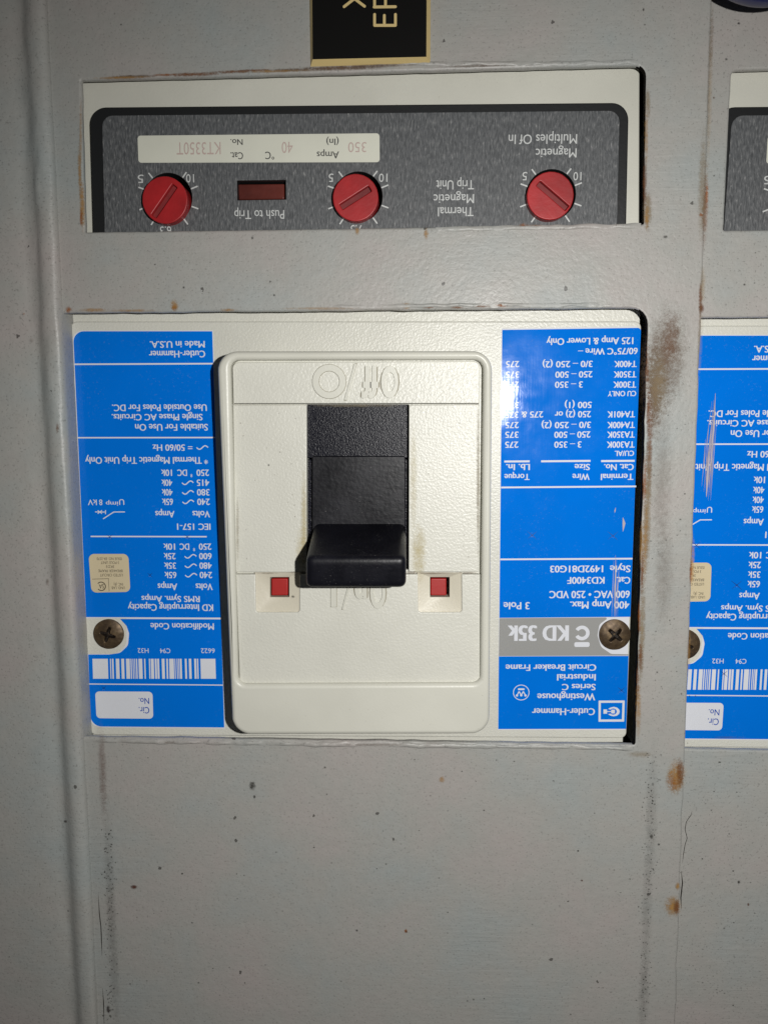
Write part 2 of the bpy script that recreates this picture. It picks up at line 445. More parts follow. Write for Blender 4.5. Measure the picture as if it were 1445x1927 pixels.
st = [(365, 139, 70, 5, R2, .9, -1.5), (250, 143, 60, 4, BR, .8, -1.5), (440, 134, 60, 4, R2, .8, -1.5), (640, 127, 110, 6, BR, .9, -1.5), (545, 131, 60, 4, BR, .7, -1.5),
      (900, 123, 90, 4, BR, .5, -1.5), (150, 320, 5, 60, R3, .7, -1.5), (155, 385, 7, 60, R3, .85, -1.5), (153, 410, 4, 20, R1, .8),
      (1219, 395, 11, 48, TN, .8), (1217, 408, 6, 30, R3, .7), (1219, 195, 7, 40, TN, .6), (1214, 330, 5, 60, BR, .4),
      (1327, 385, 8, 95, R2, .8, 1.5), (1322, 350, 11, 130, TN, .55, 1.5), (1330, 365, 4, 30, R1, .95), (1319, 404, 5, 6, R1, .9), (1336, 160, 6, 190, TN, .6, 1.4), (1340, 70, 4, 90, BR, .45, 1.4),
      (1322, 540, 7, 50, TN, .7, 1.5), (1320, 580, 7, 12, (96, 44, 20), 1.0), (1318, 566, 5, 40, R2, .7), (1317, 640, 6, 90, TN, .5, 1.8),
      (328, 578, 6, 8, R1, 1.0), (328, 574, 10, 14, R3, .7), (129, 582, 8, 8, R1, .8), (175, 583, 34, 5, R3, .6), (430, 583, 20, 4, R3, .6), (765, 575, 10, 8, R3, .8), (805, 577, 18, 4, R2, .85), (860, 578, 18, 3, R2, .7),
      (945, 574, 18, 4, R1, .8), (905, 576, 26, 3, R2, .7), (802, 440, 6, 14, R3, .7), (672, 434, 6, 10, R3, .7), (1000, 425, 30, 5, R2, .6), (985, 423, 10, 5, R1, .6),
      (1250, 680, 52, 130, (124, 104, 88), .7, 8), (1262, 640, 22, 60, R2, .35, 10), (1232, 740, 16, 110, (124, 98, 76), .7), (1238, 720, 26, 80, TN, .6), (1222, 850, 8, 130, R2, .75, 1.5), (1218, 960, 10, 160, TN, .75, 1.5),
      (1214, 1020, 7, 100, R3, .55, 1.5), (1245, 900, 26, 200, BR, .22, 2), (1208, 1190, 8, 130, TN, .75, 1.5), (1205, 1235, 6, 40, R2, .75), (1201, 1330, 7, 70, R3, .6), (1250, 1080, 24, 130, BR, .22, 2),
      (1216, 260, 5, 70, R3, .5), (1213, 350, 5, 50, R2, .6), (1220, 770, 6, 60, R2, .8, 1.5), (1213, 905, 5, 60, R1, .7, 1.5), (1208, 1080, 4, 60, R2, .7, 1.5), (1203, 1165, 4, 40, R1, .6), (1200, 1280, 4, 40, R2, .6), (1205, 1420, 30, 8, TN, .4), (300, 1398, 90, 3, BR, .3), (700, 1402, 160, 3, BR, .3), (480, 131, 40, 3, R2, .8, -1.5), (310, 140, 30, 3, R1, .8, -1.5),
      (230, 145, 70, 3.5, R3, .7, -1.5), (520, 133, 90, 3.5, R3, .55, -1.5), (720, 122, 90, 4, BR, .6, -1.5), (152, 250, 4, 80, R3, .5), (250, 584, 60, 3.5, R3, .5), (600, 580, 90, 3.5, R3, .4), (1218, 690, 5, 70, R2, .6, 1.5), (1207, 1020, 5, 60, R3, .6, 1.5),
      (1303, 1060, 5, 60, R3, .9, 2), (1300, 1078, 4, 26, R1, .8, 2), (1296, 1230, 4, 60, R3, .5, 2),
      (1272, 1463, 22, 40, R3, 1.0, 6), (1280, 1455, 10, 34, R2, .9), (1266, 1472, 16, 24, R1, .4), (1275, 1668, 6, 10, R3, .9), (1266, 1706, 20, 24, R3, .95), (1273, 1708, 8, 18, R2, .9),
      (831, 1467, 8, 8, R3, .8), (764, 1753, 4, 5, R1, 1), (765, 1754, 2.5, 3, (70, 40, 20), 1), (475, 1479, 8, 11, DK, 1.0), (479, 1500, 3, 5, DK, 1), (252, 1670, 8, 5, (90, 52, 40), .9),
      (1226, 1530, 15, 170, DK, .14, 1.5), (1217, 1720, 13, 220, DK, .15, 2), (1211, 1880, 14, 120, DK, .15, 2), (206, 1640, 13, 180, DK, .14, -2), (213, 1790, 14, 200, DK, .18, -3), (204, 1900, 5, 10, (40, 20, 24), .9), (193, 1450, 10, 120, (120, 90, 80), .4, -2),
      (475, 447, 3, 4, DK, .8), (346, 540, 2.5, 3, DK, .9), (509, 529, 3, 3, DK, .9), (516, 555, 3, 3, DK, .9), (292, 497, 3, 2, DK, .7), (1211, 17, 2.5, 4, DK, .9), (1214, 45, 3, 2.5, DK, .9), (132, 17, 2, 2, DK, 1), (228, 45, 2.5, 2.5, DK, 1),
      (1252, 445, 6, 4, DK, .7), (343, 1645, 3, 2.5, DK, 1), (1095, 1658, 3, 2.5, (90, 52, 40), 1), (1088, 1602, 2.5, 2, DK, 1), (1042, 1470, 3, 2, DK, 1), (672, 1752, 3, 3, DK, 1), (612, 1445, 3, 3, DK, .8), (1240, 1590, 3, 3, DK, 1), (1226, 1575, 4, 6, DK, .8)]
rs = random.Random(3)
for k in range(45):
    st.append((rs.uniform(215, 1190), rs.uniform(1420, 1920), rs.uniform(1.2, 2.4), rs.uniform(1.2, 2.4), DK, rs.uniform(.6, 1)))
for k in range(170):
    yy = rs.uniform(1410, 1920)
    st.append((1229 - (yy - 1410) * 0.038 + rs.gauss(0, 8), yy, rs.uniform(1.0, 2.1), rs.uniform(1.0, 2.4), DK, rs.uniform(.5, .9)))
for k in range(110):
    st.append((207 + rs.gauss(0, 6) , rs.uniform(1560, 1920), rs.uniform(1.2, 2.6), rs.uniform(1.2, 3), DK, rs.uniform(.5, .9)))
for k in range(40):
    st.append((rs.uniform(1222, 1312), rs.uniform(620, 1400), rs.uniform(1.2, 2.6), rs.uniform(1.2, 2.6), DK, rs.uniform(.4, .8)))
so = stains(main, 'rust_stains', st, 0.02)
# thick paint built up in lumpy beads along the cut edges
def bead(mb, pts, w, h, z, seed):
    P = px(pts, 0); d = []; prof = [(-1, 0), (-.8, .45), (-.45, .85), (0, 1), (.45, .85), (.8, .45), (1, 0)]
    Q = []
    for a, b in zip(P, P[1:]):
        n = max(1, int(math.hypot(b[0] - a[0], b[1] - a[1]) / 0.35))
        Q += [(a[0] + (b[0] - a[0]) * k / n, a[1] + (b[1] - a[1]) * k / n) for k in range(n)]
    Q.append(P[-1]); vs, fs = [], []; m = len(prof)
    for i, q in enumerate(Q):
        a, b = Q[max(i - 1, 0)], Q[min(i + 1, len(Q) - 1)]; L = math.hypot(b[0] - a[0], b[1] - a[1]) or 1
        nx, ny = -(b[1] - a[1]) / L, (b[0] - a[0]) / L
        e = min(1, i / 8, (len(Q) - 1 - i) / 8)
        g = 0.55 + 0.9 * noise.noise(Vector((q[0] * 0.16, q[1] * 0.16, seed))) + 0.5 * noise.noise(Vector((q[0] * 0.5, q[1] * 0.5, seed)))
        hh = h * max(0.12, g) * e; ww = w * (0.85 + 0.4 * noise.noise(Vector((q[0] * 0.22, q[1] * 0.22, seed + 5))))
        off = 0.25 * noise.noise(Vector((q[0] * 0.3, q[1] * 0.3, seed + 8)))
        for u, v in prof: vs.append((q[0] + nx * (u * ww + off), q[1] + ny * (u * ww + off), z - 0.03 + v * hh))
    for i in range(len(Q) - 1):
        for j in range(m - 1):
            k = i * m + j; fs.append([k, k + m, k + m + 1, k + 1])
    mb.add(vs, fs, 'paint', True)
mb = MB()
bead(mb, [(172, 1394), (600, 1401), (1000, 1406), (1196, 1409)], 0.75, 0.55, 0, 1)
bead(mb, [(820, 431), (1000, 428), (1206, 425)], 0.7, 0.4, 0, 3); bead(mb, [(700, 118), (1000, 118.5), (1208, 116)], 0.6, 0.35, 0, 6)
bead(mb, [(620, 577), (900, 573.5), (1170, 573)], 0.6, 0.32, 0, 9)
mb.build('paint_bead', main, 80)['kind'] = 'stuff'
# cracks in the paint beside the seam and beside the frame
mb = MB()
def crack(pts, w, z):
    stroke(mb, px(pts, z), w, z, 'dent_dark', True)
M['dent_dark'] = mat_plain('open_paint_crack', (44, 40, 36), 0.9, spec=0.1)
crack([(185, 1683), (187, 1720), (190, 1745), (191, 1770), (192, 1800)], 0.24, 0.03)
crack([(193, 1860), (195, 1890), (196, 1935)], 0.26, 0.03)
mb.build('paint_crack', main)
settle(main)

neigh = thing('cover_panel', 'grey cover behind the rusty seam, under the blue round cap', 'cover panel', U(1700, 1927, -TH), 'steel covers over the breakers')
mb = MB(); zn = -TH - 0.05
outer = px([(1292, -420), (2700, -460), (2560, 2480), (1224, 2420)], zn)
uw = wavy_loop([(1377, 131), (2420, 104), (2400, 412), (1362, 433)], zn, 1.0, 12, [12, 16, 3, 3])
lw = wavy_loop([(1284, 598), (2400, 590), (2330, 1430), (1262, 1409)], zn, .9, 14, [8, 20, 8, 8])
slab(mb, [outer, uw, lw], zn - TH, zn, 'paint', 0.6, 4)
mb.build('panel_sheet', neigh, 60)
stn = [(1372, 1388, 40, 3, BR, .3), (1390, 43, 4, 3, DK, 1), (1367, 110, 3, 3, DK, .8), (1344, 330, 2, 2, DK, .9), (1401, 535, 3, 3, DK, .9), (1420, 532, 2, 2, DK, .9), (1354, 1435, 3.5, 2, DK, 1), (1390, 1661, 3, 4, DK, 1), (1408, 1703, 3, 4, (100, 60, 44), 1), (1344, 1490, 2, 2, DK, .8), (1322, 1617, 2, 2, DK, .9), (1380, 1640, 2, 2, DK, .8), (1343, 183, 3, 4, BR, .8), (1422, 475, 2, 2, DK, .8)]
for k in range(22):
    stn.append((rs.uniform(1300, 1440), rs.uniform(1430, 1920), rs.uniform(1.2, 2.2), rs.uniform(1.2, 2.2), DK, rs.uniform(.5, .9)))
stains(neigh, 'rust_stains', stn, zn + 0.02)
mb = MB()
crack([(1302, 1527), (1300, 1535), (1296, 1540), (1291, 1548), (1289, 1562), (1293, 1578), (1289, 1590), (1286, 1608), (1284, 1625)], 0.15, zn + 0.03)
crack([(1282, 1640), (1284, 1662), (1281, 1690), (1282, 1712)], 0.3, zn + 0.03)
mb.build('paint_crack', neigh)
settle(neigh)

# ------------------------------------------------------------------ left frame: folded lip lapping over the cover
frame = thing('cabinet_frame', 'grey painted cabinet frame with a lumpy rolled lip along the left cover edge', 'cabinet frame', U(60, 1927, 0))
mb = MB()
zr = 1.5
A, B = U(61, -420, zr), U(204, 2420, zr)
t = (B - A).normalized(); nl = Vector((t.y, -t.x, 0))
if nl.x > 0: nl = -nl
prof = [(0.35, -6.5), (0.3, -2.0), (0.22, 0.0), (0.1, 0.8), (-0.2, 1.3), (-0.7, 1.65), (-1.4, 1.85), (-2.3, 1.92), (-3.1, 1.85), (-3.9, 1.55), (-4.7, 1.05), (-5.5, 0.55), (-6.3, 0.28), (-7.2, 0.3), (-8.4, 0.5), (-10, 0.75), (-12.5, 0.95), (-16, 1.05), (-24, 1.05), (-40, 1.05), (-90, 1.0)]
L = (B - A).length; ns = 260; vs, fs = [], []
for i in range(ns + 1):
    s = L * i / ns
    for j, (u, z) in enumerate(prof):
        q = Vector((s * 0.055, j * 0.35, 3.0)); q2 = Vector((s * 0.25, j * 0.8, 7.0))
        n1 = noise.noise(q); n2 = noise.noise(q2)
        w = 1.0 if 2 < j < 16 else 0.25
        uu = u + (0.28 * n1 + 0.12 * n2) * w
        if j < 4: uu = u + 0.12 * n1 + 0.07 * n2
        zz = z + (0.14 * n1 + 0.09 * n2) * w
        if 7 <= j <= 12:          # ragged bead of filler in the upper half
            g = max(0.0, min(1.0, 1.3 - abs(s - 85) / 70))
            zz += g * 0.45 * max(0, noise.noise(Vector((s * 0.13, j * 0.45, 20.0))) + 0.15)
        p = A + t * s - nl * (-0 ) + nl * (-uu)
        vs.append((p.x, p.y, zz))
np_ = len(prof)
for i in range(ns):
    for j in range(np_ - 1):
        k = i * np_ + j; fs.append([k, k + 1, k + np_ + 1, k + np_])
mb.add(vs, fs, 'paint', True)
mb.build('frame_lip', frame, 80)
stains(frame, 'rust_stains', [(108, 805, 4, 12, R2, .6), (90, 1095, 4, 9, BR, .5), (124, 1547, 3, 4, DK, 1), (45, 590, 3, 3, R1, .5), (60, 640, 6, 6, BR, .4)], 2.3)
settle(frame)

# ------------------------------------------------------------------ circuit breaker
ZC, ZE = -4.5, 7.5        # cover face, escutcheon rim
def sl(y): return -0.0045 + (y - 684) * 0.013 / 604
def sr(y): return -0.013 + (y - 640) * 0.013 / 730
def screw(parent, p, rot, r=3.95):
    c = U(p[0], p[1], ZC + 1.0); ca, sa = math.cos(rot), math.sin(rot)
    def h(x, y):
        d = math.hypot(x, y); z = 0.9 * (1 - (d / r) ** 2) ** 0.5 if d < r else 0
        z = 0.75 * max(0.0, 1 - (d / r) ** 2.6)
        a, b = x * ca + y * sa, -x * sa + y * ca
        arm = min(abs(a), abs(b)); ext = max(abs(a), abs(b))
        wv = 0.50 - 0.10 * ext
        if ext < 2.25 and arm < wv + 0.12:
            depth = 1.3 * min(1.0, (2.25 - ext) / 1.1) * min(1.0, (wv + 0.12 - arm) / 0.2)
            z -= max(0.0, depth)
        return z + 0.05 * noise.noise(Vector((x, y, p[0])))
    m = MB(); grid_disc(m, c, r, ZC + 0.7, h, 'screw', 44, 132)
    m.repaint('recess', lambda n, q: q.z > ZC - 1.6 and q.z < ZC + 0.7 + 0.75 * max(0, 1 - ((q - Vector((c.x, c.y, q.z))).length / r) ** 2.6) - 0.2 and 0.3 < math.hypot(q.x - c.x, q.y - c.y) < 2.4)  # shade inside the cross is painted on as dark brown
    return m.build('screw', parent, 50)

def rating_label(parent):
    """blue ratings label left of the lever"""
    z = ZC + 0.03; m = MB(); P = lambda a, b: tuple(U(a, b, z)[:2])
    out = [P(133.5, 622), P(401.5, 621.5), P(424, 1372), P(168, 1370), P(165.3, 1232), P(208, 1231.5)]
    pts = [(134.5, 621.5), (401, 621.5), (424, 1371.5), (168, 1369), (164.8, 1231), (238, 1231), (238, 1163.5), (161.5, 1163.5)]
    sheet(m, [rounded(px(pts, z), [2.9, .1, .1, 3.2, .1, 4.2, .05, .1])], z, 'white')
    z2 = z + 0.03
    pts = [(137, 623), (399.5, 623), (422, 1370), (171, 1367.5), (166.5, 1233), (240.5, 1233), (240.5, 1165.3), (175, 1165.3), (175, 1162), (162.5, 1162)]
    # blue print above and below the white rule that crosses at the screw
    sheet(m, [rounded(px([(137.5, 623), (399.5, 623), (416, 1162.5), (162.2, 1161.5)], z2), [2.7, .1, .05, .05])], z2, 'blue')
    sheet(m, [rounded(px([(226, 1165), (416, 1165.8), (422, 1369.5), (171, 1367.5), (166, 1232), (205, 1232), (226, 1229), (241, 1215), (243, 1192), (238, 1178)], z2), [.05, .05, .1, 2.9, .1, .5, 2, 2, 2, 1])], z2, 'blue')
    z3 = z2 + 0.03
    def rule(x0, x1, y, w, mat='white'):
        stroke(m, [U(x0, y, z3), U((x0 + x1) / 2, y + sl(y) * (x1 - x0) / 2, z3), U(x1, y + sl(y) * (x1 - x0), z3)], w * 0.134, z3, mat)
    rule(138.5, 402, 685.2, 2.9); rule(145.5, 405, 823.6, 2.6); rule(170.6, 389, 1009.5, 2.6); rule(167.5, 421, 1287.5, 2.2)
    def T(s, xr, xl, yb, yc, bold=0.22, mat='white', k=0):
        text(m, s, xr, xl, yb, yc, z3 + k * .02, mat, sl(yb), bold)
    T('Made in U.S.A.', 385.2, 281.6, 641.4, 653.6); T('Cutler-Hammer', 386, 280, 659.5, 672)
    T('Use Outside Poles For DC.', 389, 210.6, 760.7, 773); T('Single Phase AC Circuits.', 381, 210, 778.8, 790.6); T('Suitable For Use On', 391, 254, 797.6, 810)
    T('= 50/60 Hz', 362, 287, 836.3, 848); T('* Thermal Magnetic Trip Unit Only', 391, 160, 860, 872.5)
    def tilde(x0, x1, y):
        pp = [U(x0 + (x1 - x0) * k / 12, y - 3.4 * math.sin(2 * math.pi * k / 12), z3) for k in range(13)]
        stroke(m, pp, 0.27, z3, 'white')
    tilde(391.5, 370, 842)
    for y, a, b in ((883.6, '250', '10k'), (902.4, '415', '40k'), (920.5, '380', '40k'), (938.4, '240', '65k')):
        dx = (y - 883.6) * 0.026
        T(a, 393.2 + dx, 369.6 + dx, y, y + 11.8); T(b, 323.5 + dx * 1.3, 302.8 + dx * 1.3, y, y + 11.8)
        if a == '250': T('*', 362, 358, y + 4, y + 14); T('DC', 351.8, 333.6, y, y + 11.8)
        else: tilde(363.5 + dx, 342 + dx, y + 6)
    T('Volts', 395, 362, 961.6, 973.6); T('Amps', 328.2, 292, 961.6, 973.6)
    T('U', 233.6, 224, 939.5, 950, .1); T('imp', 222, 199, 944, 952, .1); T('8', 192.5, 186.5, 940, 950.5, .1); T('kV', 182, 165, 940, 950.5, .1)
    stroke(m, [U(235, 963.3, z3), U(214, 963.5, z3), U(194, 976.5, z3)], 0.26, z3, 'white')
    stroke(m, [U(198.6, 960, z3), U(198.6, 967.5, z3)], 0.24, z3, 'white'); stroke(m, [U(198, 963.6, z3), U(179, 963.3, z3)], 0.24, z3, 'white')
    stroke(m, [U(192, 960.4, z3), U(184, 966.6, z3)], 0.2, z3 + .01, 'white'); stroke(m, [U(192, 966.6, z3), U(184, 960.4, z3)], 0.2, z3 + .02, 'white')
    T('IEC 157-1', 396, 333, 985.4, 997)
    for y, a, b in ((1023, '250', '10k'), (1041, '600', '25k'), (1058.8, '480', '35k'), (1076.5, '240', '65k')):
        dx = (y - 1023) * 0.028
        T(a, 397.6 + dx, 374 + dx, y, y + 11.6); T(b, 329.4 + dx * 1.6, 307 + dx * 1.4, y, y + 11.6)
        if a == '250': T('*', 367, 363, y + 4, y + 14); T('DC', 356, 338, y, y + 11.6)
        else: tilde(369 + dx, 347 + dx, y + 6)
    T('Volts', 400, 368, 1098.4, 1110.6); T('Amps', 333.4, 296.5, 1098.4, 1110.6)
    T('RMS Sym. Amps', 375.8, 266, 1122, 1133.2); T('KD Interrupting Capacity', 401, 240.5, 1137.6, 1150)
    T('Modification Code', 402.4, 283, 1173.4, 1185.2)
    T('6622', 404, 378, 1220.7, 1229.4, .02); T('C94', 320.5, 301, 1220.7, 1229.4, .02); T('H32', 279.5, 259, 1220.3, 1229, .02)
    bars = [(232, 355), (372, 380), (388, 400), (418, 446), (462, 485), (500, 530), (536, 545), (553, 560), (567, 573), (580, 590), (600, 630), (645, 655), (683, 692), (698, 722), (730, 745), (750, 765), (785, 808), (822, 835), (845, 882), (888, 895), (905, 912), (918, 925), (930, 945), (970, 985), (1002, 1022), (1045, 1062), (1068, 1078), (1095, 1215)]
    for a, b in bars:
        x0, x1 = 120 + a / 4.25, 120 + b / 4.25
        sheet(m, [px([(x0 - .6, 1240), (x1 - .6, 1240), (x1 + .5, 1277.6), (x0 + .5, 1277.6)], z3)], z3, 'white')
    sheet(m, [rounded(px([(179, 1301.5), (287, 1302), (288.5, 1353), (181.5, 1352)], z3), 1.1)], z3, 'white')
    z3 += 0.03
    T('No.', 280.5, 261, 1314, 1325.2, .1, 'bluetext'); T('Cir.', 280.8, 261, 1331, 1343, .1, 'bluetext')
    return m.build('rating_label', parent)

def approval_sticker(parent):
    z = ZC + 0.14; m = MB()
    sheet(m, [rounded(px([(166.5, 1042.5), (241.5, 1042.5), (245.5, 1114), (172, 1115.5)], z), 1.45)], z, 'tan')
    z += 0.02
    for s, xr, xl, yb in (('ISSUE NO. ER-2370', 229, 182, 1049.2), ('3 POLE UNIT', 224, 189.5, 1056.5), ('3KD3', 215, 199.5, 1064), ('BREAKER FRAME', 230.5, 185, 1072), ('LISTED CIRCUIT', 231, 188, 1080), ('INC. (R)', 231.5, 214, 1097.2), ('UND. LAB.', 235, 209, 1104)):
        text(m, s, xr, xl, yb, yb + 5.0, z, 'ink', 0.004, 0.0)
    stroke(m, [U(173.5, 1090, z), U(205, 1089, z)], 0.12, z, 'ink'); stroke(m, [U(204, 1089.5, z + .01), U(205.5, 1113, z + .01)], 0.1, z + .01, 'ink')
    c = U(190.5, 1103.5, z); arc_stroke(m, c, 1.12, 0.24, z, 'ink', -140, 140)
    text(m, 'SA', 195.5, 186, 1099.5, 1107.5, z, 'ink', 0, 0.05)
    return m.build('approval_sticker', parent)

def catalogue_label(parent):
    """blue and grey type label right of the lever"""
    z = ZC + 0.03; m = MB()
    sheet(m, [rounded(px([(943.8, 617.8), (1203, 613.5), (1176, 1374), (936.6, 1374)], z), [.1, 1.2, .1, .1])], z, 'white')
    z2 = z + 0.03
    sheet(m, [rounded(px([(945, 620.5), (1206, 616.5), (1186, 1161), (939.6, 1163)], z2), [.1, .8, .05, .05])], z2, 'blue')
    sheet(m, [rounded(px([(939.6, 1163.6), (1146, 1162.2), (1128, 1175), (1124, 1196), (1131, 1218), (1150, 1231), (1182.5, 1231.5), (1182.5, 1233.8), (938.5, 1235)], z2), [.05, .3, 1.5, 2, 2, 1.5, .05, .05, .05])], z2, 'grey')
    sheet(m, [px([(938.5, 1235.6), (1182.5, 1234.6), (1178, 1372), (937.4, 1372.5)], z2)], z2, 'blue')
    z3 = z2 + 0.03
    def rule(x0, x1, y, w):
        stroke(m, [U(x0, y, z3), U(x1, y + sr(y) * (x1 - x0), z3)], w * 0.134, z3, 'white')
    rule(942.5, 1197, 917.3, 3.2); rule(941, 1190, 1052.8, 3.2)
    rule(1131, 1194, 867.6, 3.6); rule(1018, 1111, 868, 3.6); rule(948.7, 996.5, 868.4, 3.6)
    def T(s, xr, xl, yb, yc, bold=0.26, mat='white'): text(m, s, xr, xl, yb, yc, z3, mat, sr(yb), bold)
    T('125 Amp & Lower Only', 1191.8, 1028, 634.4, 647); T('60/75°C Wire –', 1200, 1087.5, 654.2, 666)
    for y, a, a1, b, bx, c, cx in ((678.6, 'T400K', (1198, 1155.5), '3/0 – 250 (2)', (1115, 1020.7), '275', (977, 951.8)), (698.2, 'T350K', (1197.5, 1154.5), '250 – 500', (1114.8, 1044.7), '375', (976.8, 951.6)),
                                   (717.4, 'T300K', (1197, 1153.8), '3 – 350', (1096.5, 1044), '275', (976.5, 951.5)), (755.8, None, 0, '500 (1)', (1113.4, 1062.4), '375', (976.3, 951.4)),
                                   (773.4, 'TA401K', (1194.8, 1142.8), '250 (2) or', (1111.8, 1043.5), '275 & 375', (1022, 951)), (793.4, 'TA400K', (1194.5, 1142.6), '3/0 – 250 (2)', (1111.8, 1018.8), '275', (976, 950.8)),
                                   (811.6, 'TA350K', (1194.2, 1142.3), '250 – 500', (1111, 1042.8), '375', (975.6, 950.4)), (830.4, 'TA300K', (1194, 1141.5), '3 – 350', (1094, 1042.8), '275', (975.3, 950.2))):
        if a: T(a, a1[0], a1[1], y, y + 11.6)
        T(b, bx[0], bx[1], y, y + 11.6); T(c, cx[0], cx[1], y + .4, y + 12)
    T('CU ONLY', 1197, 1143.5, 735.3, 745); T('CU/AL', 1193, 1156.5, 848, 857.6)
    T('Cat. No.', 1192.5, 1136.5, 873, 884.4); T('Size', 1110, 1081, 873, 884.4); T('Lb. In.', 997, 952, 873, 884.4)
    T('Terminal', 1191.8, 1130.5, 891.3, 902.8); T('Wire', 1109.4, 1077, 891.3, 902.8); T('Torque', 996.5, 948.9, 891.6, 903)
    T('Style', 1186.4, 1147.5, 1064.2, 1076.8); T('1492D81G03', 1135, 1035, 1064.2, 1076.8)
    T('Cat.', 1186, 1160, 1085.9, 1098.4); T('KD3400F', 1137.6, 1067.3, 1085.9, 1098.4)
    T('600 VAC • 250 VDC', 1185, 1033.6, 1111.8, 1125.2); T('400 Amp Max.', 1184.2, 1072.5, 1131.8, 1145.2); T('3 Pole', 996.5, 947.2, 1133.4, 1146.6)
    T('KD 35k', 1070.6, 955, 1177, 1206, .5)
    c = U(1095, 1191.4, z3); arc_stroke(m, c, 1.48, 0.92, z3, 'white', -150, 150)
    sheet(m, [rounded(px([(1080.5, 1208.8), (1109.4, 1208.6), (1109.2, 1217.6), (1080.5, 1217.8)], z3), .45)], z3, 'white')
    T('Circuit Breaker Frame', 1121.9, 951.2, 1250.6, 1262.4); T('Industrial', 1121, 1048, 1269, 1280.8); T('Series C', 1120.5, 1057.3, 1287.5, 1299); T('Westinghouse', 1120, 1010.8, 1305.4, 1318.2); T('Cutler-Hammer', 1119.5, 1000.8, 1333.4, 1346)
    # round emblem: ring, bar, a W of strokes with dots at its tips
    c = U(980.6, 1303.6, z3); arc_stroke(m, c, 2.02, 0.2, z3, 'white')
    E = lambda a, b: U(980.6 + a, 1303.6 + b, z3)
    stroke(m, [E(-6, -6.2), E(6, -6.2)], 0.46, z3, 'white')
    for a, b in (((-8, 5.5), (-4, -2)), ((-4, -2), (0, 5)), ((0, 5), (4, -2)), ((4, -2), (8, 5.5))): stroke(m, [E(*a), E(*b)], 0.27, z3 + .005 * (a[0] + 9) / 9, 'white')
    for a, b in ((-8, 5.5), (0, 5.2), (8, 5.5)): sheet(m, [circle(E(a, b), 0.31, 16)], z3 + .02, 'white')
    # framed emblem: open jaw, round stud, square block
    q = lambda i: [(1126.2 + i, 1318.8 + i), (1175.3 - i, 1318.6 + i), (1174.2 - i, 1358.4 - i), (1126 + i, 1358.6 - i)]
    sheet(m, [rounded(px(q(0), z3), .12), rounded(px(q(4.2), z3), .06)], z3, 'white')
    G = lambda a, b: tuple(U(1100 + a / 14.45, 1300 + b / 14.45, z3)[:2])
    outl = [G(640, 500), G(700, 462), G(790, 440), G(880, 462), G(935, 510), G(955, 570), G(935, 632), G(880, 680), G(790, 700), G(700, 680), G(635, 640), G(700, 628), G(740, 650), G(790, 655), G(840, 635), G(868, 600), G(874, 570), G(868, 540), G(840, 505), G(790, 485), G(740, 492), G(700, 515)]
    sheet(m, [outl], z3, 'white'); sheet(m, [rounded([G(722, 518), G(822, 518), G(822, 622), G(722, 622)], .2)], z3, 'white'); sheet(m, [[G(510, 512), G(608, 512), G(608, 628), G(510, 628)]], z3, 'white')
    stroke(m, [G(608, 570), G(722, 570)], .2, z3 - .005, 'white')
    return m.build('catalogue_label', parent)

